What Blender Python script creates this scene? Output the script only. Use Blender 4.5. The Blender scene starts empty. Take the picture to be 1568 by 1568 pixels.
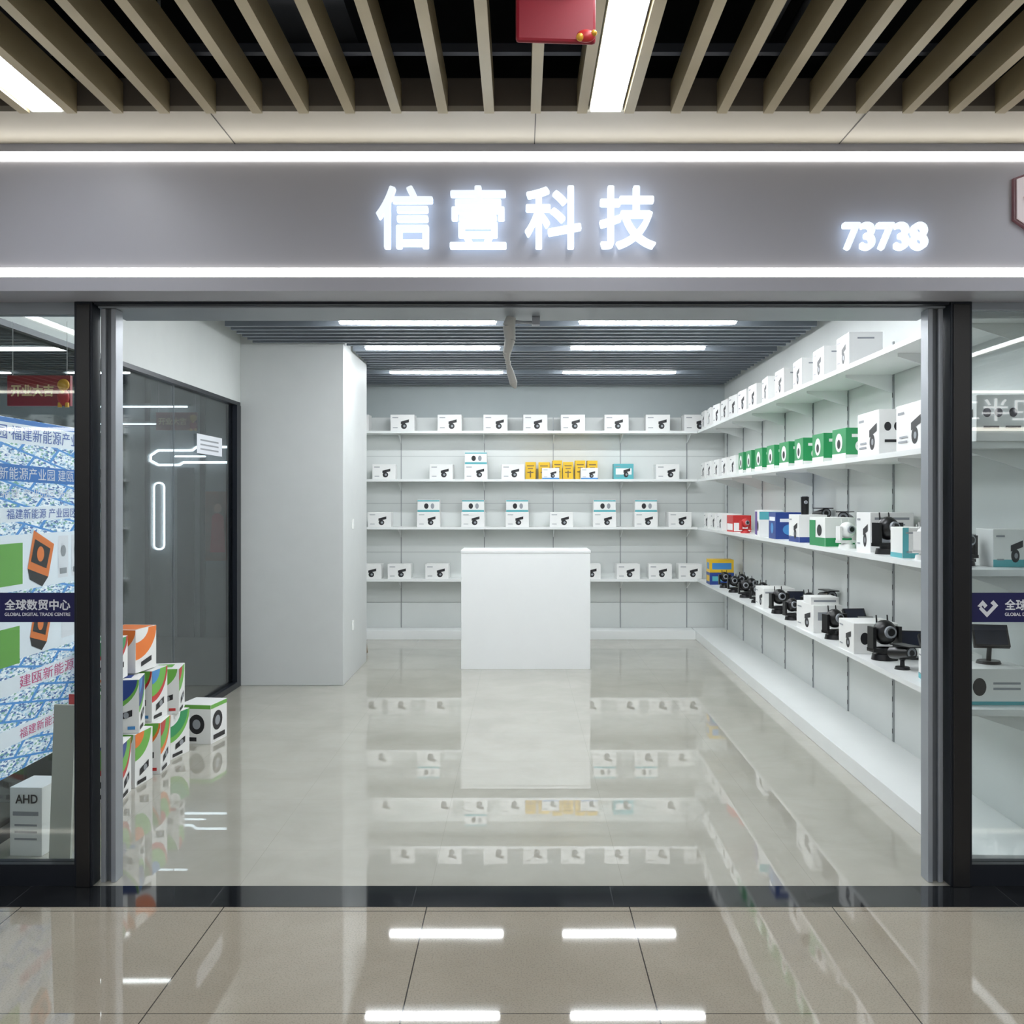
import bpy, math, random
from mathutils import Matrix, Vector
random.seed(4)
sc=bpy.context.scene
sc.view_settings.view_transform='Standard'
sc.view_settings.look='None'

def S(r,g,b):
    f=lambda c:(c/255/12.92) if c/255<=0.04045 else ((c/255+0.055)/1.055)**2.4
    return (f(r),f(g),f(b))
MATS={}
def mat(name,col,rough=.5,metal=0,emit=0,var=.03,scale=6,ecol=None,coat=0):
    if name in MATS: return MATS[name]
    m=bpy.data.materials.new(name); m.use_nodes=True
    nt=m.node_tree; b=nt.nodes['Principled BSDF']
    c=S(*col)
    b.inputs['Base Color'].default_value=(*c,1)
    b.inputs['Roughness'].default_value=rough
    b.inputs['Metallic'].default_value=metal
    if coat: b.inputs['Coat Weight'].default_value=coat
    if emit:
        b.inputs['Emission Color'].default_value=(*(S(*ecol) if ecol else c),1)
        b.inputs['Emission Strength'].default_value=emit
    if var:
        tc=nt.nodes.new('ShaderNodeTexCoord'); n=nt.nodes.new('ShaderNodeTexNoise')
        n.inputs['Scale'].default_value=scale; n.inputs['Detail'].default_value=5
        r=nt.nodes.new('ShaderNodeValToRGB')
        r.color_ramp.elements[0].position=.3; r.color_ramp.elements[1].position=.7
        r.color_ramp.elements[0].color=(*[x*(1-var) for x in c],1)
        r.color_ramp.elements[1].color=(*[min(1,x*(1+var)) for x in c],1)
        nt.links.new(tc.outputs['Object'],n.inputs['Vector'])
        nt.links.new(n.outputs['Fac'],r.inputs['Fac'])
        nt.links.new(r.outputs['Color'],b.inputs['Base Color'])
    MATS[name]=m; return m

def floor_mat(name,c1,c2,grout,rough,off,tile,mortar,nscale,distort,speck=0,ior=1.6,bump=.03):
    m=bpy.data.materials.new(name); m.use_nodes=True
    nt=m.node_tree; b=nt.nodes['Principled BSDF']; L=nt.links.new
    g=nt.nodes.new('ShaderNodeNewGeometry')
    mp=nt.nodes.new('ShaderNodeMapping'); mp.inputs['Location'].default_value=off
    L(g.outputs['Position'],mp.inputs['Vector'])
    n=nt.nodes.new('ShaderNodeTexNoise'); n.inputs['Scale'].default_value=nscale
    n.inputs['Detail'].default_value=8; n.inputs['Distortion'].default_value=distort; n.inputs['Roughness'].default_value=.62
    L(g.outputs['Position'],n.inputs['Vector'])
    r=nt.nodes.new('ShaderNodeValToRGB'); r.color_ramp.elements[0].position=.35; r.color_ramp.elements[1].position=.65
    r.color_ramp.elements[0].color=(*S(*c1),1); r.color_ramp.elements[1].color=(*S(*c2),1)
    L(n.outputs['Fac'],r.inputs['Fac'])
    col=r.outputs['Color']
    if speck:
        n2=nt.nodes.new('ShaderNodeTexNoise'); n2.inputs['Scale'].default_value=160; n2.inputs['Detail'].default_value=2
        L(g.outputs['Position'],n2.inputs['Vector'])
        r2=nt.nodes.new('ShaderNodeValToRGB'); r2.color_ramp.elements[0].position=.36; r2.color_ramp.elements[1].position=.5
        r2.color_ramp.elements[0].color=(1-speck,1-speck,1-speck,1); r2.color_ramp.elements[1].color=(1,1,1,1)
        L(n2.outputs['Fac'],r2.inputs['Fac'])
        mx=nt.nodes.new('ShaderNodeMixRGB'); mx.blend_type='MULTIPLY'; mx.inputs['Fac'].default_value=1
        L(col,mx.inputs['Color1']); L(r2.outputs['Color'],mx.inputs['Color2']); col=mx.outputs['Color']
    br=nt.nodes.new('ShaderNodeTexBrick'); br.offset=0; br.squash=1
    br.inputs['Scale'].default_value=1; br.inputs['Brick Width'].default_value=tile; br.inputs['Row Height'].default_value=tile
    br.inputs['Mortar Size'].default_value=mortar; br.inputs['Mortar Smooth'].default_value=0
    L(mp.outputs['Vector'],br.inputs['Vector'])
    mx=nt.nodes.new('ShaderNodeMixRGB'); mx.inputs['Color2'].default_value=(*S(*grout),1)
    L(br.outputs['Fac'],mx.inputs['Fac']); L(col,mx.inputs['Color1'])
    L(mx.outputs['Color'],b.inputs['Base Color'])
    b.inputs['Roughness'].default_value=rough
    b.inputs['IOR'].default_value=ior
    if bump:
        n3=nt.nodes.new('ShaderNodeTexNoise'); n3.inputs['Scale'].default_value=2.2; n3.inputs['Detail'].default_value=1; L(g.outputs['Position'],n3.inputs['Vector'])
        bp=nt.nodes.new('ShaderNodeBump'); bp.inputs['Strength'].default_value=bump; bp.inputs['Distance'].default_value=.02
        L(n3.outputs['Fac'],bp.inputs['Height']); L(bp.outputs['Normal'],b.inputs['Normal'])
    return m

def glass_mat(name,tint,refl):
    m=bpy.data.materials.new(name); m.use_nodes=True
    nt=m.node_tree; nt.nodes.clear(); L=nt.links.new
    o=nt.nodes.new('ShaderNodeOutputMaterial'); t=nt.nodes.new('ShaderNodeBsdfTransparent')
    t.inputs['Color'].default_value=(*tint,1)
    g=nt.nodes.new('ShaderNodeBsdfGlossy'); g.inputs['Roughness'].default_value=0
    lw=nt.nodes.new('ShaderNodeLayerWeight'); lw.inputs['Blend'].default_value=.25
    mm=nt.nodes.new('ShaderNodeMath'); mm.operation='MULTIPLY_ADD'; mm.inputs[1].default_value=.6; mm.inputs[2].default_value=refl
    L(lw.outputs['Fresnel'],mm.inputs[0]); mm.use_clamp=True
    mx=nt.nodes.new('ShaderNodeMixShader'); L(mm.outputs[0],mx.inputs[0]); L(t.outputs[0],mx.inputs[1]); L(g.outputs[0],mx.inputs[2])
    L(mx.outputs[0],o.inputs[0]); return m

class MB:
    def __init__(s): s.v=[];s.f=[];s.mi=[];s.sm=[];s.mats=[];s.M=Matrix()
    def mid(s,m):
        if m not in s.mats: s.mats.append(m)
        return s.mats.index(m)
    def add(s,vs,fs,m,smooth=False):
        o=len(s.v); s.v+= [s.M@Vector(p) for p in vs]
        k=s.mid(m)
        for f in fs: s.f.append([o+i for i in f]); s.mi.append(k); s.sm.append(smooth)
    def box(s,x0,x1,y0,y1,z0,z1,m):
        vs=[(x,y,z) for z in(z0,z1) for y in(y0,y1) for x in(x0,x1)]
        s.add(vs,[(0,2,3,1),(4,5,7,6),(0,1,5,4),(2,6,7,3),(0,4,6,2),(1,3,7,5)],m)
    def poly(s,pts,m): s.add(pts,[list(range(len(pts)))],m)
    def cyl(s,p0,p1,r0,r1,m,n=20):
        p0=Vector(p0);p1=Vector(p1);d=(p1-p0).normalized()
        a=d.orthogonal().normalized(); b=d.cross(a)
        vs=[];
        for p,r in((p0,r0),(p1,r1)):
            for i in range(n):
                t=2*math.pi*i/n; vs.append(p+a*math.cos(t)*r+b*math.sin(t)*r)
        s.add(vs,[(i,(i+1)%n,n+(i+1)%n,n+i) for i in range(n)],m,True)
        s.add(vs,[list(range(n))[::-1],list(range(n,2*n))],m)
    def sph(s,c,r,m,n=18,k=10,sc=(1,1,1)):
        vs=[];fs=[]
        for j in range(k+1):
            ph=math.pi*j/k
            for i in range(n):
                t=2*math.pi*i/n
                vs.append((c[0]+r*sc[0]*math.sin(ph)*math.cos(t),c[1]+r*sc[1]*math.sin(ph)*math.sin(t),c[2]+r*sc[2]*math.cos(ph)))
        for j in range(k):
            for i in range(n):
                fs.append((j*n+i,(j+1)*n+i,(j+1)*n+(i+1)%n,j*n+(i+1)%n))
        s.add(vs,fs,m,True)
    def tube(s,pts,r,m,n=10):
        for a,b in zip(pts[:-1],pts[1:]): s.cyl(a,b,r,r,m,n)
        for a in pts: s.sph(a,r,m,10,6)
    def finish(s,name,parent=None,bevel=0):
        me=bpy.data.meshes.new(name)
        mn=Vector([min(p[i] for p in s.v) for i in range(3)]); mxx=Vector([max(p[i] for p in s.v) for i in range(3)])
        c=(mn+mxx)/2; c.z=mn.z
        me.from_pydata([p-c for p in s.v],[],s.f)
        for m in s.mats: me.materials.append(m)
        for i,p in enumerate(me.polygons): p.material_index=s.mi[i]; p.use_smooth=s.sm[i]
        me.update()
        o=bpy.data.objects.new(name,me); sc.collection.objects.link(o); o.location=c
        if parent: o.parent=parent
        if bevel:
            bv=o.modifiers.new('bevel','BEVEL'); bv.width=bevel; bv.segments=2; bv.limit_method='ANGLE'; bv.angle_limit=math.radians(50)
        return o
def empty(name,loc=(0,0,0)):
    e=bpy.data.objects.new(name,None); sc.collection.objects.link(e); e.empty_display_size=.1; return e
def text(name,s,cx,y,cz,w,h,m,parent=None,ext=.0,off=.0,face='F',bold=0):
    """text fitted to w x h. face F: faces -Y; B: +Y; R: +X (cx = world y centre, y = world x)"""
    cu=bpy.data.curves.new(name,'FONT'); cu.body=s; cu.size=1; cu.offset=off; cu.extrude=.5 if ext else 0
    o=bpy.data.objects.new(name,cu); sc.collection.objects.link(o)
    bpy.context.view_layer.update()
    dg=bpy.context.evaluated_depsgraph_get()
    me=bpy.data.meshes.new_from_object(o.evaluated_get(dg))
    bpy.data.objects.remove(o)
    if len(me.vertices)==0: return None
    xs=[v.co.x for v in me.vertices]; ys=[v.co.y for v in me.vertices]
    x0,x1,y0,y1=min(xs),max(xs),min(ys),max(ys)
    w-=2*bold; h-=2*bold
    vs=[]
    for v in me.vertices:
        a=(v.co.x-(x0+x1)/2)/(x1-x0)*w; b=(v.co.y-(y0+y1)/2)/(y1-y0)*h; e=v.co.z*ext
        if face=='F': vs.append(Vector((a,-e,b)))
        elif face=='B': vs.append(Vector((-a,e,b)))
        else: vs.append(Vector((e,a,b)))
    fs=[tuple(p.vertices) for p in me.polygons]
    if bold:
        V=[];F=[]
        sh=[(0,0)]+[(bold*math.cos(k*math.pi/4),bold*math.sin(k*math.pi/4)) for k in range(8)]
        for k,(dx,dz) in enumerate(sh):
            o_=len(V); V+=[v+Vector((dx,-.00012*k,dz)) for v in vs]; F+=[tuple(i+o_ for i in f) for f in fs]
        vs,fs=V,F
    me2=bpy.data.meshes.new(name); me2.from_pydata(vs,[],fs); me2.materials.append(m)
    bpy.data.meshes.remove(me)
    ob=bpy.data.objects.new(name,me2); sc.collection.objects.link(ob)
    ob.location=(cx,y,cz) if face in 'FB' else (y,cx,cz)
    if parent: ob.parent=parent
    return ob

# ---------------- materials
wallW=mat('wall_white_paint',(220,224,222),.6,var=.015)
wallP=mat('wall_panel_white',(224,228,226),.45,var=.02,scale=2)
colM=mat('column_paint',(206,209,208),.55,var=.015)
shelfM=mat('shelf_white_laminate',(236,239,238),.3,var=.01)
stdM=mat('slotted_rail_grey',(165,169,171),.4,.3)
greyslat=mat('ceiling_slat_grey',(126,134,143),.45,var=.03)
ceilM=mat('ceiling_plenum_grey',(90,97,104),.8)
blackC=mat('plenum_black',(30,34,40),.8,var=.2)
ductM=mat('duct_dark',(80,85,98),.6,.2)
woodslat=mat('baffle_champagne',(164,152,122),.32,.2,var=.04)
fasciaM=mat('fascia_grey_satin',(178,179,189),.42,.0,var=.012,scale=1.5)
soffM=mat('soffit_beige',(178,174,164),.4,var=.02)
headM=mat('header_bluegrey',(150,158,166),.4,.1)
darkF=mat('frame_charcoal',(30,35,44),.35,.4,var=.05)
aluM=mat('aluminium_rail',(160,166,173),.4,.35,var=.03)
whiteB=mat('carton_white',(238,239,237),.45,var=.01)
blackP=mat('black_plastic',(20,20,22),.3,var=.05)
pic=mat('print_black',(28,28,32),.5)
picG=mat('print_grey',(150,154,160),.5)
tealM=mat('carton_teal',(90,176,184),.45)
greenM=mat('carton_green',(44,146,88),.4)
greenL=mat('carton_lime',(110,180,75),.45)
yelM=mat('carton_yellow',(232,190,40),.45)
redM=mat('print_red',(196,48,48),.4)
bluM=mat('carton_blue',(36,66,140),.4)
skyM=mat('print_sky_blue',(70,142,205),.4)
orgM=mat('print_orange',(236,125,50),.45)
brownM=mat('cardboard',(125,105,75),.8)
counterM=mat('counter_white',(236,238,238),.35,var=.006)
ledI=mat('led_tube_cool',(255,255,255),.4,emit=76,ecol=(248,252,255),var=0)
ledC=mat('led_panel_cool',(255,255,255),.4,emit=15,ecol=(246,250,255),var=0)
ledF=mat('led_strip_warm',(255,255,255),.4,emit=8,ecol=(255,248,232),var=0)
signF=mat('sign_acrylic_face',(200,205,210),.3,emit=.85,ecol=(240,248,255),var=0)
signM=mat('sign_backlight',(255,255,255),.3,emit=1.25,ecol=(205,230,255),var=0)
neonM=mat('neon_white',(255,255,255),.3,emit=6,ecol=(235,248,255),var=0)
bannerM=mat('banner_crimson',(150,22,42),.45,var=.06)
goldM=mat('gold_print',(230,175,60),.4,.2)
navyM=mat('navy_film',(24,26,84),.35)
whitePr=mat('print_white',(235,238,245),.5,var=0)
blackStone=floor_mat('threshold_black_marble',(22,24,26),(34,36,39),(70,72,74),.05,(.43+1.6,-4.0+1.6,0),.8,.0018,5,1.5,bump=.01)
floorI=floor_mat('floor_polished_tile',(170,167,156),(179,176,165),(162,159,149),.0,(.37+.8,.1,0),.8,.0012,2.4,.4,ior=2.05,bump=0)
floorC=floor_mat('floor_corridor_granite',(160,151,136),(170,161,146),(66,60,54),.03,(.37+.8,0,0),.8,.0022,1.6,.6,.2,bump=.01)
glassF=glass_mat('glass_shopfront',(.93,.96,.96),.04)
glassL=glass_mat('glass_partition',(.82,.86,.87),.03)

def poster_mat():
    m=bpy.data.materials.new('city_poster_print'); m.use_nodes=True; nt=m.node_tree; b=nt.nodes['Principled BSDF']; L=nt.links.new
    g=nt.nodes.new('ShaderNodeNewGeometry'); mp=nt.nodes.new('ShaderNodeMapping'); mp.inputs['Scale'].default_value=(1,.45,1.4); mp.inputs['Rotation'].default_value=(.45,0,0)
    L(g.outputs['Position'],mp.inputs['Vector'])
    v=nt.nodes.new('ShaderNodeTexVoronoi'); v.inputs['Scale'].default_value=95; v.distance='CHEBYCHEV'; L(mp.outputs['Vector'],v.inputs['Vector'])
    r=nt.nodes.new('ShaderNodeValToRGB'); cr=r.color_ramp; cr.interpolation='CONSTANT'
    cols=[(0,(90,130,170)),(.14,(232,238,244)),(.42,(160,195,220)),(.56,(214,226,236)),(.72,(120,170,150)),(.82,(190,206,222)),(.93,(70,100,160))]
    cr.elements[0].color=(*S(*cols[0][1]),1); cr.elements[1].position=cols[1][0]; cr.elements[1].color=(*S(*cols[1][1]),1)
    for p,c in cols[2:]:
        e=cr.elements.new(p); e.color=(*S(*c),1)
    sp=nt.nodes.new('ShaderNodeSeparateColor'); L(v.outputs['Color'],sp.inputs[0]); L(sp.outputs[0],r.inputs['Fac'])
    # road grid
    br=nt.nodes.new('ShaderNodeTexBrick'); br.inputs['Scale'].default_value=1; br.inputs['Brick Width'].default_value=.16; br.inputs['Row Height'].default_value=.11; br.inputs['Mortar Size'].default_value=.007
    cmb=nt.nodes.new('ShaderNodeCombineXYZ'); sx=nt.nodes.new('ShaderNodeSeparateXYZ'); L(mp.outputs['Vector'],sx.inputs[0]); L(sx.outputs['Y'],cmb.inputs['X']); L(sx.outputs['Z'],cmb.inputs['Y']); L(cmb.outputs[0],br.inputs['Vector'])
    mx=nt.nodes.new('ShaderNodeMixRGB'); mx.inputs['Color2'].default_value=(*S(70,135,200),1); L(br.outputs['Fac'],mx.inputs['Fac']); L(r.outputs['Color'],mx.inputs['Color1'])
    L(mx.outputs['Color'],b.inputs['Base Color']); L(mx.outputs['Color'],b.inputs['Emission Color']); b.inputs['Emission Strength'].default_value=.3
    return m
posterM=poster_mat()

# ---------------- room shell
def slab(name,x0,x1,y0,y1,z0,z1,m,parent=None,bevel=0):
    b=MB(); b.box(x0,x1,y0,y1,z0,z1,m); return b.finish(name,parent,bevel)
slab('floor',-8,8,4.26,12.4,-.1,0,floorI)
slab('floor_corridor',-8,8,-4.2,4.04,-.1,0,floorC)
slab('trim_threshold',-8,8,4.04,4.26,-.1,0.001,blackStone)
SK=.016; ANG=-math.atan(SK)
RW=Matrix.Translation((1.94,4.85,0))@Matrix.Rotation(ANG,4,'Z')
H=3.14
wallU=mat('wall_upper_shade_tint',(172,181,182),.6,var=.015)  # shade below the ceiling slats, put into the upper wall's colour
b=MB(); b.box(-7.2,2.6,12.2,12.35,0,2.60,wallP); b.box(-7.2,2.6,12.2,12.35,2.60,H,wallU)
for x in(-1.42,-.43,.39,1.19,1.98): b.box(x-.006,x+.006,12.194,12.2,.1,2.6,stdM)
for z in(.40,1.0,1.58,2.14): b.box(-2.4,2.43,12.198,12.2,z-.002,z+.002,stdM)
b.finish('wall_back')
b=MB(); b.M=RW; b.box(.37,.5,-.55,7.34,0,H,wallP)
for k in range(9):
    y=-.3+.93*k; b.box(.362,.37,y-.012,y+.012,.1,2.6,stdM)
    for z in range(0,24): b.box(.3605,.362,y-.004,y+.004,.15+z*.1,.18+z*.1,pic)
b.finish('wall_right')
slab('wall_left',-2.55,-2.435,4.7,12.2,2.46,H,wallW)
slab('wall_left_rear',-2.55,-2.435,8.9,12.2,0,2.46,wallW)
b=MB()
b.box(-2.50,-2.435,4.33,8.9,2.43,2.46,darkF); b.box(-2.51,-2.43,4.33,8.9,0,.05,darkF)
b.box(-2.50,-2.43,8.78,8.9,.05,2.43,darkF); b.box(-2.50,-2.44,4.33,4.40,.05,2.43,darkF)
b.box(-2.478,-2.468,4.4,8.78,.05,2.43,glassL); b.box(-2.476,-2.470,7.302,7.306,.05,2.43,aluM)
b.finish('window_1')
b=MB(); b.box(-2.435,-1.54,8.9,10.25,0,H,colM); b.finish('wall_column',bevel=.004)
b=MB()
for z in(1.35,.42): b.box(-1.54,-1.532,9.35,9.43,z,z+.09,whiteB); b.box(-1.532,-1.528,9.37,9.41,z+.02,z+.07,shelfM)
b.finish('light_switch',bevel=.002)
slab('ceiling',-2.55,2.6,4.6,12.35,H,H+.1,ceilM)
b=MB(); y=4.85
lights=[5.2,6.45,7.77,9.08,10.8]
while y<12.1:
    x0=-2.3 if not(8.85<y<10.3) else -1.52
    if min(abs(y-l) for l in lights)>.06:
        b.box(x0,2.27+SK*(y-5.8),y-.022,y+.022,2.965,3.06,greyslat)
    y+=.165
b.finish('ceiling_slats')
for i,l in enumerate(lights):
    for x0 in(-1.38,.44):
        b=MB(); b.box(x0,x0+1.2,l-.035,l+.035,2.965,3.1,shelfM); b.box(x0+.01,x0+1.19,l-.03,l+.03,2.95,2.965,ledI)
        for xx in(x0+.2,x0+1): b.cyl((xx,l,3.1),(xx,l,H),.006,.006,aluM,8)
        b.finish('linear_ceiling_lamp')
b=MB()
b.box(-8,8,4.06,4.60,2.43,3.14,fasciaM)
b.box(-8,8,4.05,4.06,2.525,2.945,fasciaM)
b.box(-8,8,4.035,4.06,2.43,2.485,fasciaM)
b.box(-8,8,4.035,4.06,2.98,3.01,fasciaM)
b.finish('wall_front_fascia')
b=MB(); b.box(-8,8,4.042,4.058,2.487,2.515,ledF); b.finish('led_strip')
b=MB(); b.box(-8,8,4.042,4.058,2.953,2.978,ledF); b.finish('led_strip')
b=MB(); b.box(-8,8,3.70,4.06,3.01,3.03,soffM); b.box(-8,8,3.70,3.72,3.03,3.13,mat('soffit_edge',(110,104,100),.5))
for x in(-2.4,-1.125,.055,1.255,2.45): b.box(x-.002,x+.002,3.70,4.05,3.0085,3.0101,pic)
b.finish('trim_soffit')
b=MB(); b.box(-1.77,1.78,4.25,4.29,2.418,2.429,darkF); b.box(-1.77,1.78,4.29,4.60,2.412,2.429,headM)
b.finish('shutter_housing')
slab('wall_front_left',-8,-2.56,4.28,4.5,0,2.43,wallW)
slab('wall_front_right',2.45,8,4.28,4.5,0,2.43,wallW)
for sx,(a,c) in((-1,(-1.853,-1.777)),(1,(1.785,1.875))):
    b=MB(); b.box(a,c,4.25,4.335,0.001,2.43,darkF); b.box(a+.01,c-.01,4.244,4.25,0.001,2.42,blackP)
    b.finish('door_post',bevel=.004)
    b=MB()
    if sx<0: x0,x1=-1.762,-1.70
    else: x0,x1=1.712,1.775
    b.box(x0,x0+.02,4.30,4.38,0,2.41,aluM); b.box(x1-.02,x1,4.30,4.38,0,2.41,aluM); b.box(x0+.02,x1-.02,4.32,4.38,0,2.41,mat('rail_groove',(105,110,116),.5,.2))
    b.finish('shutter_guide_rail',bevel=.002)
b=MB(); b.box(-2.56,-1.856,4.26,4.33,0.001,.09,darkF); b.box(-2.56,-1.856,4.27,4.32,2.38,2.43,headM); b.box(-2.56,-2.5,4.26,4.33,.09,2.38,darkF)
b.box(-2.5,-1.856,4.292,4.302,.09,2.38,glassF); b.finish('window_2')
b=MB(); b.box(1.878,2.45,4.26,4.33,0.001,.09,darkF); b.box(1.878,2.45,4.27,4.32,2.40,2.43,headM); b.box(2.40,2.45,4.26,4.33,.09,2.40,darkF)
b.box(1.878,2.40,4.292,4.302,.09,2.40,glassF); b.finish('window_3')
for cx,x0,x1 in((-2.022,-2.5,-1.857),(2.165,1.879,2.40)):
    e=empty('film_band')
    slab('band',x0,x1,4.288,4.2915,1.095,1.218,navyM,e)
    text('lettering','全球数贸中心',cx,4.2870,1.168,.275,.046,whitePr,e,bold=.0012)
    text('subtitle','GLOBAL DIGITAL TRADE CENTRE',cx,4.2870,1.128,.275,.014,whitePr,e,bold=.0004)
b=MB(); cx,cz=1.955,1.157; y=4.2868
b.poly([(cx-.042,y,cz+.005),(cx-.02,y,cz+.03),(cx,y,cz+.008),(cx-.012,y,cz-.004),(cx-.02,y,cz+.008),(cx-.028,y,cz)],whitePr)
b.poly([(cx-.036,y,cz-.006),(cx-.002,y,cz-.042),(cx+.045,y,cz+.008),(cx+.025,y,cz+.03),(cx+.012,y,cz+.018),(cx+.024,y,cz+.008),(cx-.002,y,cz-.02),(cx-.026,y,cz+.004)],whitePr)
b.finish('emblem',e)

# ---------------- sign (acrylic faces with back-lighting body)
e=empty('shop_sign')
for i,(ch,cx) in enumerate(zip('信壹科技',(-.455,-.166,.128,.420))):
    text('character_%d_face'%(i+1),ch,cx,4.009,2.714,.222,.246,signF,e,ext=.008,bold=.0042)
    text('character_%d_backlight'%(i+1),ch,cx,4.024,2.714,.222,.246,signM,e,ext=.02,bold=.0042)
e=empty('unit_number_sign')
text('digits_face','73738',1.43,4.009,2.641,.332,.108,signF,e,ext=.008,bold=.0042)
text('digits_backlight','73738',1.43,4.024,2.641,.332,.108,signM,e,ext=.02,bold=.0042)
b=MB(); cx=2.11
def shield(r,y0,y1,m):
    pts=[(-1,.75),(-.45,1),(.45,1),(1,.75),(1,-.5),(.6,-.85),(0,-1),(-.6,-.85),(-1,-.5)]
    n=len(pts); vs=[(cx+p[0]*r,y0,2.775+p[1]*r*.78) for p in pts]+[(cx+p[0]*r,y1,2.775+p[1]*r*.78) for p in pts]
    b.add(vs,[list(range(n)),list(range(n,2*n))[::-1]]+[(i,n+i,n+(i+1)%n,(i+1)%n) for i in range(n)],m)
shield(.168,4.03,4.05,mat('shield_rim',(120,80,88),.4)); shield(.158,4.022,4.03,mat('shield_white',(225,216,220),.4,emit=.15))
b.cyl((cx-.08,4.02,2.80),(cx-.05,4.02,2.70),.008,.008,redM,8); b.cyl((cx-.13,4.02,2.79),(cx-.08,4.02,2.82),.008,.008,redM,8); b.cyl((cx-.10,4.02,2.84),(cx-.12,4.02,2.70),.008,.008,redM,8)
b.finish('shield_sign')

# ---------------- corridor ceiling
b=MB()
for n in range(-3,4):
    c=.307+2.01*n
    for k in range(12):
        x=c-.085-.1673*k
        if abs(x)<6: b.box(x-.018,x+.018,-4,3.695,3.0,3.11,woodslat)
b.finish('ceiling_baffles')
for n in range(-2,3):
    c=.307+2.01*n
    b=MB(); b.box(c-.058,c+.058,-4,3.69,3.012,3.09,shelfM); b.box(c-.053,c+.053,-3.99,3.685,3.003,3.012,ledC)
    b.finish('corridor_linear_lamp')
slab('ceiling_corridor',-8,8,-4.2,4.7,3.9,4.0,blackC)
slab('wall_corridor_upper',-8,8,4.06,4.6,3.14,3.9,blackC)
b=MB()
b.box(-6,6,2.9,3.25,3.45,3.65,ductM); b.box(-6,6,1.2,1.7,3.4,3.7,ductM); b.box(-.9,-.6,-4,4.0,3.3,3.42,ductM)
for x in(-1.9,-1.8,.9,1.0,1.9): b.cyl((x,-4,3.32),(x,4,3.32),.025,.025,ductM,10)
for x in(-3,-1.2,.6,2.4): b.cyl((x,3.4,3.11),(x,3.4,3.9),.006,.006,aluM,6)
for yy in(3.5,2.5): b.box(-6,6,yy-.015,yy+.015,3.13,3.16,ductM)
b.finish('ceiling_ducts')
slab('wall_opposite',-8,8,-4.3,-4.15,0,3.9,mat('opposite_wall',(205,205,208),.5))
b=MB(); b.box(-8,8,-4.15,-4.13,2.48,2.52,ledF); b.box(-8,8,-4.15,-4.13,2.95,2.98,ledF); b.finish('led_strip')
e=empty('opposite_shop_sign')
slab('sign_panel',-8,8,-4.15,-4.14,2.53,2.94,fasciaM,e)
text('characters','卫半工',5.9,-4.12,2.74,1.1,.28,mat('opposite_sign_letters',(255,255,255),emit=5,var=0),e,ext=.01,face='B')

# ---------------- hanging banners
def banner(x0,x1,y,z0,z1,ztop,txt):
    e=empty('hanging_banner')
    b=MB(); b.box(x0,x1,y-.012,y+.012,z0,z1,bannerM)
    for x in(x0+.02,x1-.02): b.cyl((x,y,z1),(x,y,ztop),.0015,.0015,whiteB,6)
    b.finish('panel',e,bevel=.008)
    h=z1-z0; w=x1-x0
    text('lettering',txt,(x0+x1)/2-w*.1,y-.0135,(z0+z1)/2,w*.68,h*.4,mat('banner_print_cream',(236,205,150),.5),e,bold=.002)
    b=MB(); c=x1-h*.2; b.sph((c,y-.02,z0+h*.68),h*.2,goldM,sc=(1,.5,1)); b.sph((c,y-.02,z0+h*.28),h*.22,redM,sc=(.9,.5,1.2)); b.sph((c,y-.03,z0+h*.45),h*.07,goldM)
    b.cyl((c-h*.12,y-.02,z0+h*.1),(c-h*.12,y-.02,z0-.05*h),h*.06,h*.07,goldM,10); b.cyl((c+h*.12,y-.02,z0+h*.1),(c+h*.12,y-.02,z0-.05*h),h*.06,h*.07,goldM,10)
    b.finish('mascot',e)
e=empty('hanging_banner')
b=MB(); b.M=Matrix.Translation((0,2.6,0))@Matrix.Rotation(math.radians(4),4,'Z')@Matrix.Translation((0,-2.6,0))
b.box(-.012,.192,2.59,2.61,2.766,2.96,bannerM); b.finish('panel',e,bevel=.008)
b=MB(); b.sph((.165,2.585,2.775),.02,redM,sc=(1.2,.6,.8)); b.sph((.15,2.58,2.770),.010,goldM); b.sph((.185,2.58,2.780),.008,goldM); b.finish('mascot',e)
b=MB()
for x in(.01,.17): b.cyl((x,2.6,2.96),(x,2.6,3.0),.0015,.0015,whiteB,6)
b.finish('cords',e)
text('lettering','大吉',.09,2.578,2.905,.11,.055,goldM,e,bold=.001)
banner(-2.36,-2.07,4.72,2.04,2.18,2.43,'开业大吉')
banner(-3.27,-2.90,9.2,2.24,2.40,3.1,'开业大吉')

# ---------------- neighbouring unit seen through partition
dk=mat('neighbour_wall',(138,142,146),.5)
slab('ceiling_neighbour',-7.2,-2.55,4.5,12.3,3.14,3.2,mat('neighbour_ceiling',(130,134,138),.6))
slab('wall_neighbour_left',-7.3,-7.2,4.5,12.3,0,3.2,dk)
b=MB(); b.box(-7.1,-2.6,12.1,12.19,0,3.1,dk)
for x in(-4.7,-4.4,-3.75): b.box(x-.03,x+.03,12.07,12.1,0,3.1,darkF)
b.box(-4.05,-3.85,12.08,12.1,0,2.0,mat('neighbour_door',(60,63,68),.4))
b.finish('wall_neighbour_back')
e=empty('figure_poster')
slab('print',-3.72,-3.42,12.085,12.095,.9,1.72,mat('poster_terracotta',(150,105,92),.5,var=.3,scale=9),e)
b=MB(); yy=12.08
b.poly([(-3.57+.045*math.cos(t*.3142),yy,1.52+.055*math.sin(t*.3142)) for t in range(20)],mat('poster_skin',(205,165,140)))
b.poly([(-3.66,yy,1.0),(-3.48,yy,1.0),(-3.50,yy,1.42),(-3.55,yy,1.46),(-3.60,yy,1.46),(-3.64,yy,1.42)],redM)
b.finish('figure',e)
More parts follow.
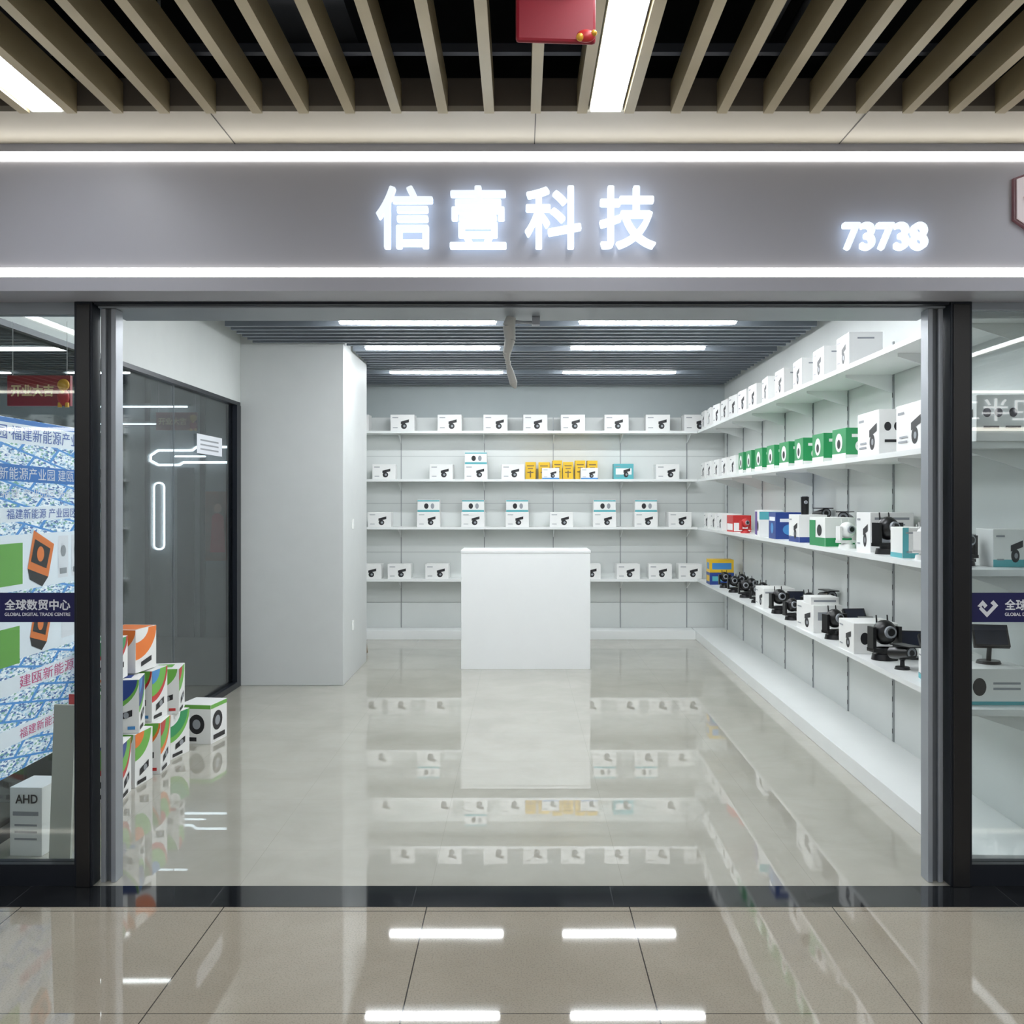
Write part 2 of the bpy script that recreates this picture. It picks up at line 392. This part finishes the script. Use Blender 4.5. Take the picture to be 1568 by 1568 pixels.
b=MB(); b.box(-5.0,-3.9,11.98,12.0,2.70,2.72,neonM); b.box(-5.0,-3.9,11.98,12.1,2.72,2.75,aluM); b.box(-5.0,-4.2,11.98,12.0,2.50,2.515,neonM); b.box(-5.0,-4.2,11.98,12.1,2.515,2.54,aluM); b.finish('led_strip')
b=MB()
def rr(x0,x1,z0,z1,r,y):
    pts=[]
    for cx,cz,a0 in((x1-r,z1-r,0),(x0+r,z1-r,90),(x0+r,z0+r,180),(x1-r,z0+r,270)):
        for k in range(0,91,30):
            a=math.radians(a0+k); pts.append((cx+r*math.cos(a),y,cz+r*math.sin(a)))
    return pts+[pts[0]]
b.tube([(-3.45,12.02,2.24),(-3.8,12.02,2.24),(-3.85,12.02,2.20),(-4.25,12.02,2.20),(-4.34,12.02,2.14),(-4.34,12.02,2.08),(-4.25,12.02,2.03),(-4.0,12.02,2.03),(-3.95,12.02,2.06),(-3.45,12.02,2.06)],.014,neonM)
b.tube([(-4.05,12.02,2.13),(-3.7,12.02,2.13)],.010,neonM)
b.tube(rr(-4.3,-4.18,1.04,1.82,.05,12.02),.010,neonM)
for x in(-4.0,-3.6): b.cyl((x,12.02,2.24),(x,12.1,2.24),.006,.006,aluM,6)
b.finish('neon_tube_sign')
for yy in(7.5,10):
    b=MB(); b.box(-5.2,-3.4,yy-.04,yy+.04,3.08,3.14,shelfM); b.box(-5.18,-3.42,yy-.035,yy+.035,3.075,3.08,mat('neighbour_led',(255,255,255),emit=24,var=0)); b.finish('linear_ceiling_lamp')

# ---------------- plinth, shelves
b=MB(); b.M=RW; b.box(-.02,.37,-.5,7.34,0,.1,shelfM); b.M=Matrix(); b.box(-2.4,2.03,11.86,12.2,0,.1,shelfM); b.finish('baseboard_plinth',bevel=.003)
ZS=[2.42,1.86,1.305,.70]
for z in ZS:
    b=MB(); b.box(-2.43,2.05,11.86,12.19,z-.028,z,shelfM)
    for x in(-1.42,-.43,.39,1.19,1.98):
        b.add([(x-.004,12.19,z-.028),(x-.004,11.93,z-.028),(x-.004,11.93,z-.045),(x-.004,12.19,z-.13),(x+.004,12.19,z-.028),(x+.004,11.93,z-.028),(x+.004,11.93,z-.045),(x+.004,12.19,z-.13)],[(0,1,2,3),(7,6,5,4),(0,4,5,1),(1,5,6,2),(2,6,7,3),(3,7,4,0)],shelfM)
    b.finish('display_shelf')
for z in ZS:
    b=MB(); b.M=RW; b.box(0,.36,-.42,7.0,z-.028,z,shelfM)
    for k in range(9):
        y=-.3+.93*k
        if y>6.95: continue
        b.add([(.36,y-.004,z-.028),(.07,y-.004,z-.028),(.07,y-.004,z-.045),(.36,y-.004,z-.14),(.36,y+.004,z-.028),(.07,y+.004,z-.028),(.07,y+.004,z-.045),(.36,y+.004,z-.14)],[(0,1,2,3),(7,6,5,4),(0,4,5,1),(1,5,6,2),(2,6,7,3),(3,7,4,0)],shelfM)
    b.finish('display_shelf')

# ---------------- cartons
def carton(b,cx,cy,z,w,d,h,rot=0,base=whiteB,art=()):
    M0=b.M.copy()
    b.M=M0@Matrix.Translation((cx,cy,z))@Matrix.Rotation(math.radians(rot),4,'Z')
    b.box(-w/2,w/2,-d/2,d/2,0,h,base)
    cnt={}
    for a in art:
        fc,sh,u,v,su,sv,m=a
        k=cnt[fc]=cnt.get(fc,0)+1; o=.0006*k
        fw={'F':w,'B':w,'L':d,'R':d,'T':w}[fc]; fh=d if fc=='T' else h
        def P(a_,b_):
            a_=min(.995,max(.005,a_)); b_=min(.995,max(.005,b_))
            uu=(a_-.5)*fw; vv=b_*fh
            if fc=='F': return(uu,-d/2-o,vv)
            if fc=='B': return(-uu,d/2+o,vv)
            if fc=='L': return(-w/2-o,-uu,vv)
            if fc=='R': return(w/2+o,uu,vv)
            return(uu,vv-d/2,h+o)
        if sh=='r': pts=[(u-su/2,v-sv/2),(u+su/2,v-sv/2),(u+su/2,v+sv/2),(u-su/2,v+sv/2)]
        elif sh=='c': pts=[(u+su/2*math.cos(t*math.pi/10),v+sv/2*math.sin(t*math.pi/10)) for t in range(20)]
        elif sh=='q': pts=[(u,v)]+[(u+su*math.cos(t*math.pi/20),v-sv*math.sin(t*math.pi/20)) for t in range(11)]
        elif sh=='s': pts=[(u-su/2,v-sv/2),(u+su/2,v-sv*.1),(u+su/2,v+sv/2),(u-su/2,v+sv*.05)]
        b.poly([P(*p) for p in pts],m)
    b.M=M0
def cam_art(f,u=.62,dark=pic):
    return [(f,'c',u,.30,.24,.36,dark),(f,'s',u+.04,.56,.34,.30,dark),(f,'c',u+.02,.30,.10,.15,picG),(f,'r',.2,.82,.24,.05,picG),(f,'r',.2,.2,.2,.04,picG)]
def small(b,x,z,w=.275,h=.178,base=whiteB,top=None,f='F',extra=()):
    jit=random.uniform(-3,3)
    carton(b,x,12.0,z,w,.2,h,jit,base,list(extra)+cam_art(f,.58+random.uniform(-.04,.08)))
    if top: carton(b,x,12.0,z+h,w*.95,.19,h*.82,jit*.5,whiteB,[('F','r',.5,.1,1,.16,tealM),('F','r',.5,.93,1,.1,tealM),('F','c',.4,.5,.2,.45,pic),('F','c',.68,.5,.16,.45,picG)])
b=MB()
for x in(-1.9,-1.37,-.82,-.295,.17,.61,1.12,1.60,2.04): small(b,x,ZS[0],.28,.19)
b.finish('camera_carton_row',bevel=.002)
b=MB()
for x,t in((-1.59,0),(-.92,0),(-.52,1),(-.09,0),(1.71,0)): small(b,x,ZS[1],.27,.172,top=t)
for x,w in((.12,.12),(.28,.13),(.43,.11),(.56,.12),(.70,.12),(.84,.12)): carton(b,x,12.05,ZS[1],w,.1,.18+random.uniform(0,.045),random.uniform(-6,6),yelM,[('F','r',.5,.78,.7,.06,brownM),('F','r',.5,.62,.5,.05,brownM),('F','r',.5,.3,.12,.4,brownM),('F','r',.5,.4,.6,.06,brownM)])
for x in(.35,.80): carton(b,x,11.935,ZS[1],.2,.1,.13,0,whiteB,cam_art('F')+[('F','r',.5,.06,1,.12,skyM)])
carton(b,1.2,12,ZS[1],.23,.18,.18,0,tealM,[('F','r',.5,.5,.8,.4,whiteB)]+cam_art('F'))
b.finish('camera_carton_row',bevel=.002)
b=MB()
for x,t in((-1.64,0),(-1.07,1),(-.55,1),(-.04,1),(.48,0),(.98,1),(1.46,1),(1.85,0)): small(b,x,ZS[2],.27,.172,top=t)
b.finish('camera_carton_row',bevel=.002)
b=MB()
for x in(-1.75,-1.41,-.97,.8,1.25,1.63,1.97): small(b,x,ZS[3],.27,.172)
b.finish('camera_carton_row',bevel=.002)
def L(d): return d-4.85
b=MB(); b.M=RW
for d in(6.30,6.85,7.4,7.95,8.45,8.95,9.4,9.85,10.3,10.75,11.2,11.6): carton(b,.12,L(d),ZS[0],.2,.29,.2,random.uniform(-4,4),whiteB,cam_art('L',.55)+[('F','r',.5,.82,.5,.05,picG)])
b.finish('camera_carton_row',bevel=.002)
b=MB(); b.M=RW
for d in(9.85,10.3,10.75,11.2,11.6): carton(b,.12,L(d),ZS[1],.2,.28,.18,0,whiteB,cam_art('L',.5))
b.finish('camera_carton_row',bevel=.002)
b=MB(); b.M=RW
for d in(6.42,6.9,7.4,7.85,8.3,8.75,9.15,9.5): carton(b,.12,L(d),ZS[1],.18,.25,.195,random.uniform(-3,3),greenM,[('L','r',.5,.1,1,.2,whiteB),('L','c',.5,.55,.5,.6,whiteB),('L','c',.5,.5,.24,.3,pic),('F','r',.5,.08,1,.14,whiteB),('F','r',.5,.75,.6,.1,whiteB),('F','c',.5,.42,.36,.36,whiteB),('F','c',.5,.42,.2,.2,pic)])
b.finish('green_carton_row',bevel=.002)
for d,h,w in((5.85,.25,.24),(5.2,.24,.24),(4.62,.2,.22)):
    b=MB(); b.M=RW; carton(b,.15,L(d),ZS[1],w,.42,h,-2,whiteB,cam_art('L',.7)+[('L','r',.3,.3,.3,.04,picG),('L','r',.3,.2,.3,.04,picG),('F','c',.2,.62,.16,.2,pic),('F','c',.42,.62,.16,.2,pic),('F','c',.7,.62,.16,.2,pic),('F','r',.28,.3,.3,.06,pic),('F','r',.7,.3,.3,.06,pic)])
    b.finish('camera_kit_carton',bevel=.003)

# ---------------- cameras
def bullet(x,y,z,s=1,rot=0,m=blackP,tall=.0):
    b=MB(); b.M=RW@Matrix.Translation((x,y,z))@Matrix.Rotation(math.radians(rot),4,'Z')@Matrix.Scale(s*.92,4)
    b.cyl((0,0,0),(0,0,.015),.045,.04,m); b.cyl((0,0,.015),(0,0,.06+tall),.014,.012,m,12); b.sph((0,0,.065+tall),.02,m)
    b.cyl((0,.09,.085+tall),(0,-.08,.105+tall),.035,.038,m); b.cyl((0,-.08,.105+tall),(0,-.082,.105+tall),.03,.03,picG); b.cyl((0,-.082,.105+tall),(0,-.088,.1055+tall),.018,.014,blackP)
    b.box(-.042,.042,-.11,.06,.138+tall,.145+tall,m)
    return b.finish('bullet_camera')
def ptz(x,y,z,s=1,rot=0,m=blackP,lens=blackP):
    b=MB(); b.M=RW@Matrix.Translation((x,y,z))@Matrix.Rotation(math.radians(rot),4,'Z')@Matrix.Scale(s*.9,4)
    b.cyl((0,0,0),(0,0,.025),.055,.05,m); b.cyl((0,0,.025),(0,0,.05),.035,.035,m)
    b.box(-.065,-.05,-.025,.025,.04,.14,m); b.box(.05,.065,-.025,.025,.04,.14,m); b.box(-.065,.065,-.03,.03,.035,.05,m)
    b.sph((0,0,.115),.05,m,sc=(1,1,1.05)); b.cyl((0,-.045,.12),(0,-.056,.121),.026,.024,picG); b.cyl((0,-.056,.121),(0,-.06,.121),.017,.015,lens)
    for xx in(-.025,.025): b.cyl((xx,.02,.15),(xx,.025,.185),.004,.003,m,8)
    return b.finish('dome_camera')
def panelcam(x,y,z,s=1,rot=0,m=blackP):
    b=MB(); b.M=RW@Matrix.Translation((x,y,z))@Matrix.Rotation(math.radians(rot),4,'Z')@Matrix.Scale(s,4)
    b.cyl((0,.03,0),(0,.03,.012),.05,.045,m); b.cyl((0,.03,.012),(0,.01,.09),.01,.01,m,10)
    b.M=b.M@Matrix.Translation((0,0,.11))@Matrix.Rotation(math.radians(-35),4,'X')
    b.box(-.07,.07,-.012,.008,-.045,.055,m); b.box(-.062,.062,-.0135,-.012,-.038,.048,mat('solar_cell',(28,34,52),.2))
    return b.finish('solar_panel_camera',bevel=.003)
z=ZS[2]
def C(nm,x,d,z,w,dd,h,rot,base,art):
    b=MB(); b.M=RW; carton(b,x,L(d),z,w,dd,h,rot,base,art); return b.finish(nm,bevel=.002)
b=MB(); b.M=RW
for d in(10.55,10.95,11.4): carton(b,.12,L(d),z,.2,.27,.17,0,whiteB,cam_art('L'))
b.finish('camera_carton_row',bevel=.002)
C('device_carton',.12,10.05,z,.18,.22,.16,5,redM,[('L','r',.5,.3,.9,.4,whiteB),('F','r',.5,.3,.9,.5,whiteB)])
ptz(.09,L(9.6),z,.9,20,redM)
C('device_carton',.25,9.3,z,.18,.2,.22,0,whiteB,cam_art('L')+[('F','r',.5,.8,.9,.3,redM)])
C('device_carton',.12,8.75,z,.2,.3,.22,-5,whiteB,[('L','r',.3,.5,.5,.9,mat('print_purple',(90,60,140),.5)),('L','c',.7,.4,.3,.4,pic),('F','r',.5,.8,1,.3,tealM)])
C('device_carton',.12,8.15,z,.22,.24,.21,0,bluM,[('L','r',.5,.75,.8,.15,whitePr),('L','c',.5,.4,.4,.4,skyM),('F','r',.5,.7,.7,.12,whitePr),('F','c',.5,.35,.5,.4,skyM)])
C('device_carton',.12,7.5,z,.2,.3,.2,0,whiteB,[('L','r',.5,.1,1,.2,bluM),('F','r',.5,.1,1,.2,bluM)]+cam_art('L'))
bullet(.29,L(7.75),z,1.1,10,tall=.1); bullet(.28,L(7.1),z,1.1,-30,tall=.08)
b=MB(); b.M=RW; b.cyl((.1,L(7.5),z+.2),(.1,L(7.5),z+.33),.028,.03,blackP); b.cyl((.1,L(7.5),z+.33),(.1,L(7.5),z+.335),.02,.02,picG); b.cyl((.1,L(7.5)-.029,z+.29),(.1,L(7.5)-.034,z+.29),.014,.012,picG,12); b.finish('cylinder_camera')
C('device_carton',.11,6.85,z,.2,.3,.19,4,whiteB,[('L','r',.5,.15,1,.3,greenM),('L','r',.2,.6,.4,.6,greenM),('L','c',.65,.55,.3,.4,pic),('F','r',.5,.15,1,.3,greenM)])
ptz(.10,L(6.48),z,1.1,15,whiteB)
C('device_carton',.27,6.45,z,.16,.2,.2,0,greenM,[('F','r',.5,.4,.8,.5,whiteB),('F','r',.5,.8,.8,.15,redM)])
C('device_carton',.2,6.08,z,.25,.26,.23,0,whiteB,cam_art('L')+[('F','r',.5,.85,.8,.06,picG),('F','r',.5,.7,.6,.04,picG),('F','r',.3,.3,.3,.3,picG)])
ptz(.11,L(5.76),z,1.4,20); ptz(.28,L(5.72),z,1.0,-20,whiteB)
C('device_carton',.14,5.42,z,.2,.18,.16,0,whiteB,[('F','r',.5,.08,1,.16,tealM),('L','r',.5,.08,1,.16,tealM),('F','r',.08,.5,.16,1,tealM)]+cam_art('F',.6))
ptz(.10,L(5.16),z,1.15,30,whiteB); bullet(.28,L(5.05),z,1.0,10); bullet(.1,L(4.95),z,.8,-20)
C('device_carton',.27,4.7,z,.16,.18,.17,0,whiteB,[('F','r',.5,.1,1,.2,tealM)]+cam_art('F'))
ptz(.10,L(4.72),z,1.1,20)
z=ZS[3]
C('device_carton',.14,11.2,z,.26,.24,.13,0,bluM,[('F','r',.5,.5,.8,.4,tealM),('L','r',.5,.5,.8,.5,yelM)])
C('device_carton',.14,11.2,z+.13,.26,.22,.14,0,yelM,[('F','r',.5,.5,.8,.5,skyM),('L','r',.5,.5,.6,.5,skyM)])
for d,x in((10.7,.1),(10.4,.22),(10.15,.09),(9.85,.2),(9.6,.09),(9.35,.2),(9.12,.1)): ptz(x,L(d),z,1.1,random.uniform(-20,30))
C('device_carton',.17,8.75,z,.26,.32,.17,0,whiteB,cam_art('L')+[('F','c',.5,.5,.3,.5,pic),('F','r',.2,.8,.3,.08,picG)])
ptz(.09,L(8.25),z,1.3,10); ptz(.25,L(7.95),z,1.3,40); panelcam(.27,L(8.42),z,1.0); ptz(.08,L(7.8),z,1.1,10)
C('device_carton',.12,7.2,z,.2,.38,.19,3,whiteB,cam_art('L')+[('F','r',.5,.6,.7,.3,picG)])
b=MB(); b.M=RW; carton(b,.12,L(7.15),z+.19,.19,.2,.05,0,whiteB,[('F','r',.5,.5,.8,.3,picG)]); b.finish('device_carton')
bullet(.29,L(7.6),z,1.1,10,tall=.1); ptz(.09,L(6.72),z,1.3,20); panelcam(.28,L(6.9),z,1.1,10); bullet(.24,L(6.55),z,1.2,-15)
C('device_carton',.14,6.2,z,.26,.30,.18,0,whiteB,cam_art('L')+[('F','c',.25,.5,.2,.4,pic),('F','r',.55,.7,.2,.2,picG)])
ptz(.12,L(5.84),z,1.5,10); panelcam(.28,L(5.84),z,1.0,-10)
C('device_carton',.2,5.12,z,.24,.22,.15,-5,whiteB,[('L','r',.5,.1,1,.2,tealM),('F','r',.5,.06,1,.12,tealM)]+cam_art('L')+[('F','c',.35,.5,.25,.5,pic),('F','r',.75,.6,.3,.2,picG)])
panelcam(.26,L(5.45),z,1.2,0); bullet(.1,L(5.5),z,1,20); bullet(.2,L(5.14),z+.15,.9,-40,tall=-.03)
C('device_carton',.17,4.64,z,.3,.22,.16,0,whiteB,[('F','r',.5,.05,1,.1,tealM),('F','c',.25,.5,.2,.5,pic),('F','r',.65,.6,.4,.06,picG),('F','r',.65,.45,.4,.06,picG),('L','r',.5,.5,.8,.6,tealM)])
panelcam(.2,L(4.66),z+.16,1.1,-10)

# ---------------- counter
b=MB(); b.box(-.566,.666,9.76,9.78,0,1.11,counterM); b.box(-.566,-.545,9.78,10.3,0,1.11,counterM); b.box(.645,.666,9.78,10.3,0,1.11,counterM)
b.box(-.57,.67,9.755,10.32,1.11,1.135,counterM); b.box(-.545,.645,9.78,10.2,.7,.72,counterM)
b.finish('reception_counter',bevel=.003)
b=MB(); b.M=Matrix.Translation((-1.66,10.45,0))@Matrix.Rotation(math.radians(-8),4,'Y'); b.box(0,.06,-.05,.3,.009,.47,brownM); b.finish('cardboard_sheet')

# ---------------- poster on partition + items at left
e=empty('city_poster')
slab('print',-2.43,-2.424,4.42,5.68,.30,2.0,posterM,e)
b=MB(); xx=-2.422
def q(y0,z0,y1,z1,m,o=0,sk=0): b.poly([(xx+o,y0,z0),(xx+o,y1,z0+sk),(xx+o,y1,z1+sk),(xx+o,y0,z1)],m)
def gadget(y,z,m,s=1):
    P=lambda a,c,o: (xx+o,y+a*s,z+c*s)
    b.poly([P(-.12,.0,.002),P(.08,-.05,.002),P(.14,.10,.002),P(-.06,.17,.002)],m)
    b.poly([P(-.09,.03,.003),P(.06,-.01,.003),P(.10,.08,.003),P(-.05,.13,.003)],pic)
    b.poly([P(.0+.035*math.cos(t*.3142),.06+.035*math.sin(t*.3142),.004) for t in range(20)],m)
    b.poly([P(-.12,.0,.002),P(.08,-.05,.002),P(.02,-.09,.002),P(-.1,-.05,.002)],pic)
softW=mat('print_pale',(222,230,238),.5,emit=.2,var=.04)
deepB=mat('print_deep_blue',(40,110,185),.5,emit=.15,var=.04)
q(4.6,1.17,5.66,1.44,softW,.0)
q(4.66,1.2,4.98,1.40,greenL,.001); gadget(5.16,1.27,orgM,1.1)
q(5.36,1.2,5.48,1.42,whitePr,.0015); q(5.52,1.2,5.64,1.42,whitePr,.0015)
for yy in(5.42,5.58):
    b.poly([(xx+.003,yy+.03*math.cos(t*.3142),1.34+.03*math.sin(t*.3142)) for t in range(20)],picG)
    q(yy-.04,1.22,yy+.04,1.25,picG,.003)
q(4.5,.84,5.66,1.07,softW,0); q(4.68,.82,4.95,1.0,greenL,.001); gadget(5.16,.93,orgM,.9); q(5.4,.88,5.6,1.02,whitePr,.001)
q(4.45,1.88,5.66,1.975,softW,-.0008); q(4.45,1.975,5.66,1.998,deepB,-.0008)
q(4.7,1.70,5.6,1.78,deepB,-.0008,-.01); q(4.75,1.50,5.55,1.57,softW,-.0008,.01); q(4.7,.68,5.6,.76,softW,-.0008,.01); q(4.75,.44,5.6,.52,softW,-.0008,-.01)
b.finish('product_prints',e)
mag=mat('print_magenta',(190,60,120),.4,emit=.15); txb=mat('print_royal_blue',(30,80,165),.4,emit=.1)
text('title','业园·福建新能源产业',5.12,-2.421,1.93,.98,.07,txb,e,face='R')
text('caption_upper','新能源产业园 建瓯',5.15,-2.421,1.735,.8,.06,whitePr,e,face='R')
text('caption_row','福建 产业园区 新能源',5.2,-2.421,1.64,.85,.045,whitePr,e,face='R')
text('caption_middle','福建新能源 产业园区',5.2,-2.421,1.54,.75,.05,txb,e,face='R')
text('caption_lower','建瓯新能源',5.25,-2.421,.725,.6,.06,mag,e,face='R')
text('caption_bottom','福建新能源产业',5.25,-2.421,.475,.6,.05,mag,e,face='R')
b=MB(); b.M=Matrix.Translation((-2.06,4.58,0))@Matrix.Rotation(math.radians(2),4,'Y'); b.box(-.05,.045,0,.02,0.002,.69,mat('board_offwhite',(190,192,182),.5)); b.finish('leaning_board')
b=MB(); carton(b,-2.225,4.72,0,.15,.2,.31,-4,whiteB,[('F','r',.5,.35,.7,.03,picG),('F','r',.5,.45,.7,.03,picG),('F','r',.5,.25,.7,.03,picG),('F','r',.5,.62,.8,.06,picG)]); cb=b.finish('camera_kit_carton',bevel=.002)
t=text('carton_label','AHD',-2.225,4.612,.26,.1,.04,pic,None,bold=.001); t.parent=cb; t.matrix_parent_inverse=Matrix.Translation(-cb.location)
def swirl(c1,c2,c3): return [('F','q',0,1,1.0,.60,c2),('F','q',0,1,.95,.50,c1),('F','q',0,1,.5,.24,c3),('F','s',.62,.34,.4,.20,pic),('F','c',.66,.34,.14,.12,picG),('F','r',.3,.1,.4,.08,pic),('F','r',.8,.1,.2,.06,c3),
 ('R','q',0,1,1.0,.62,c2),('R','q',0,1,.9,.5,c1),('R','q',0,1,.5,.26,c3),('R','s',.5,.30,.5,.22,pic),('R','c',.55,.30,.2,.12,picG),('R','r',.35,.08,.5,.07,pic),('T','r',.5,.5,.9,.9,whiteB),('T','r',.5,.5,.5,.5,c1)]
specs=[(-2.24,5.55,0,.20,.22,.30,8,swirl(greenL,redM,bluM)),
(-2.24,5.83,0,.20,.22,.30,-5,swirl(greenL,whiteB,orgM)),
(-2.23,6.12,0,.21,.24,.30,6,swirl(greenL,orgM,redM)),
(-2.29,5.52,.302,.18,.22,.28,-6,swirl(greenM,greenL,redM)),
(-2.26,5.83,.302,.2,.22,.30,12,swirl(bluM,greenL,skyM)),
(-2.26,6.14,.302,.2,.22,.30,-4,swirl(greenL,redM,skyM)),
(-2.31,5.66,.61,.18,.3,.23,4,swirl(greenM,redM,orgM)),
(-2.30,6.03,.61,.2,.26,.25,-6,[('F','q',0,1,1,.6,orgM),('F','s',.5,.25,.4,.2,pic),('R','q',0,1,1.0,.7,orgM),('R','q',0,1,.6,.3,whiteB),('R','s',.5,.22,.5,.2,pic),('T','r',.5,.5,.9,.9,orgM)]),
(-2.24,6.46,0,.2,.24,.28,-10,swirl(greenM,greenL,whiteB)),
(-2.24,6.46,.282,.2,.24,.28,10,swirl(greenL,whiteB,redM)),
(-2.13,6.88,0,.22,.25,.26,-8,[('F','r',.5,.94,1,.1,greenL),('F','c',.55,.5,.5,.5,pic),('F','c',.55,.5,.25,.25,picG),('R','r',.5,.94,1,.1,greenL),('R','c',.4,.55,.6,.5,pic),('R','c',.4,.55,.3,.25,picG),('R','r',.5,.15,.7,.12,pic),('F','r',.3,.12,.5,.1,pic)])]
for s in specs:
    b=MB(); carton(b,*s[:6],s[6],whiteB,s[7]); b.finish('printed_carton',bevel=.002)
b=MB(); b.box(-2.466,-2.463,7.8,8.45,1.97,2.12,whitePr)
for i in range(3): b.box(-2.463,-2.462,7.88,8.35,2.0+i*.035,2.012+i*.035,picG)
b.finish('paper_notice')
b=MB(); Y=4.5
cl=mat('cloth_offwhite',(205,205,200),.7,var=.08)
pts=[(-.04,2.46,.022),(-.05,2.42,.028),(-.045,2.36,.024),(-.06,2.30,.018),(-.055,2.262,.008),(-.045,2.22,.016),(-.03,2.17,.018),(-.022,2.148,.006)]
for (x0,z0,r0),(x1,z1,r1) in zip(pts[:-1],pts[1:]): b.cyl((x0,Y,z0-.05),(x1,Y,z1-.05),r0,r1,cl,9)
b.sph((-.055,Y,2.212),.013,cl)
b.cyl((-.03,Y,2.39),(.06,Y,2.385),.008,.006,aluM,10); b.box(.05,.085,Y-.015,Y+.015,2.375,2.411,aluM)
b.finish('shutter_pull_strap')

w=bpy.data.worlds.new('world'); sc.world=w; w.use_nodes=True
w.node_tree.nodes['Background'].inputs[0].default_value=(.75,.82,.9,1); w.node_tree.nodes['Background'].inputs[1].default_value=.6
cam=bpy.data.cameras.new('camera'); cam.lens=36; cam.sensor_width=36; cam.shift_x=-13/1568; cam.shift_y=-16/1568
co=bpy.data.objects.new('camera',cam); sc.collection.objects.link(co); co.location=(0,0,1.6); co.rotation_euler=(math.radians(90),0,0)
sc.camera=co
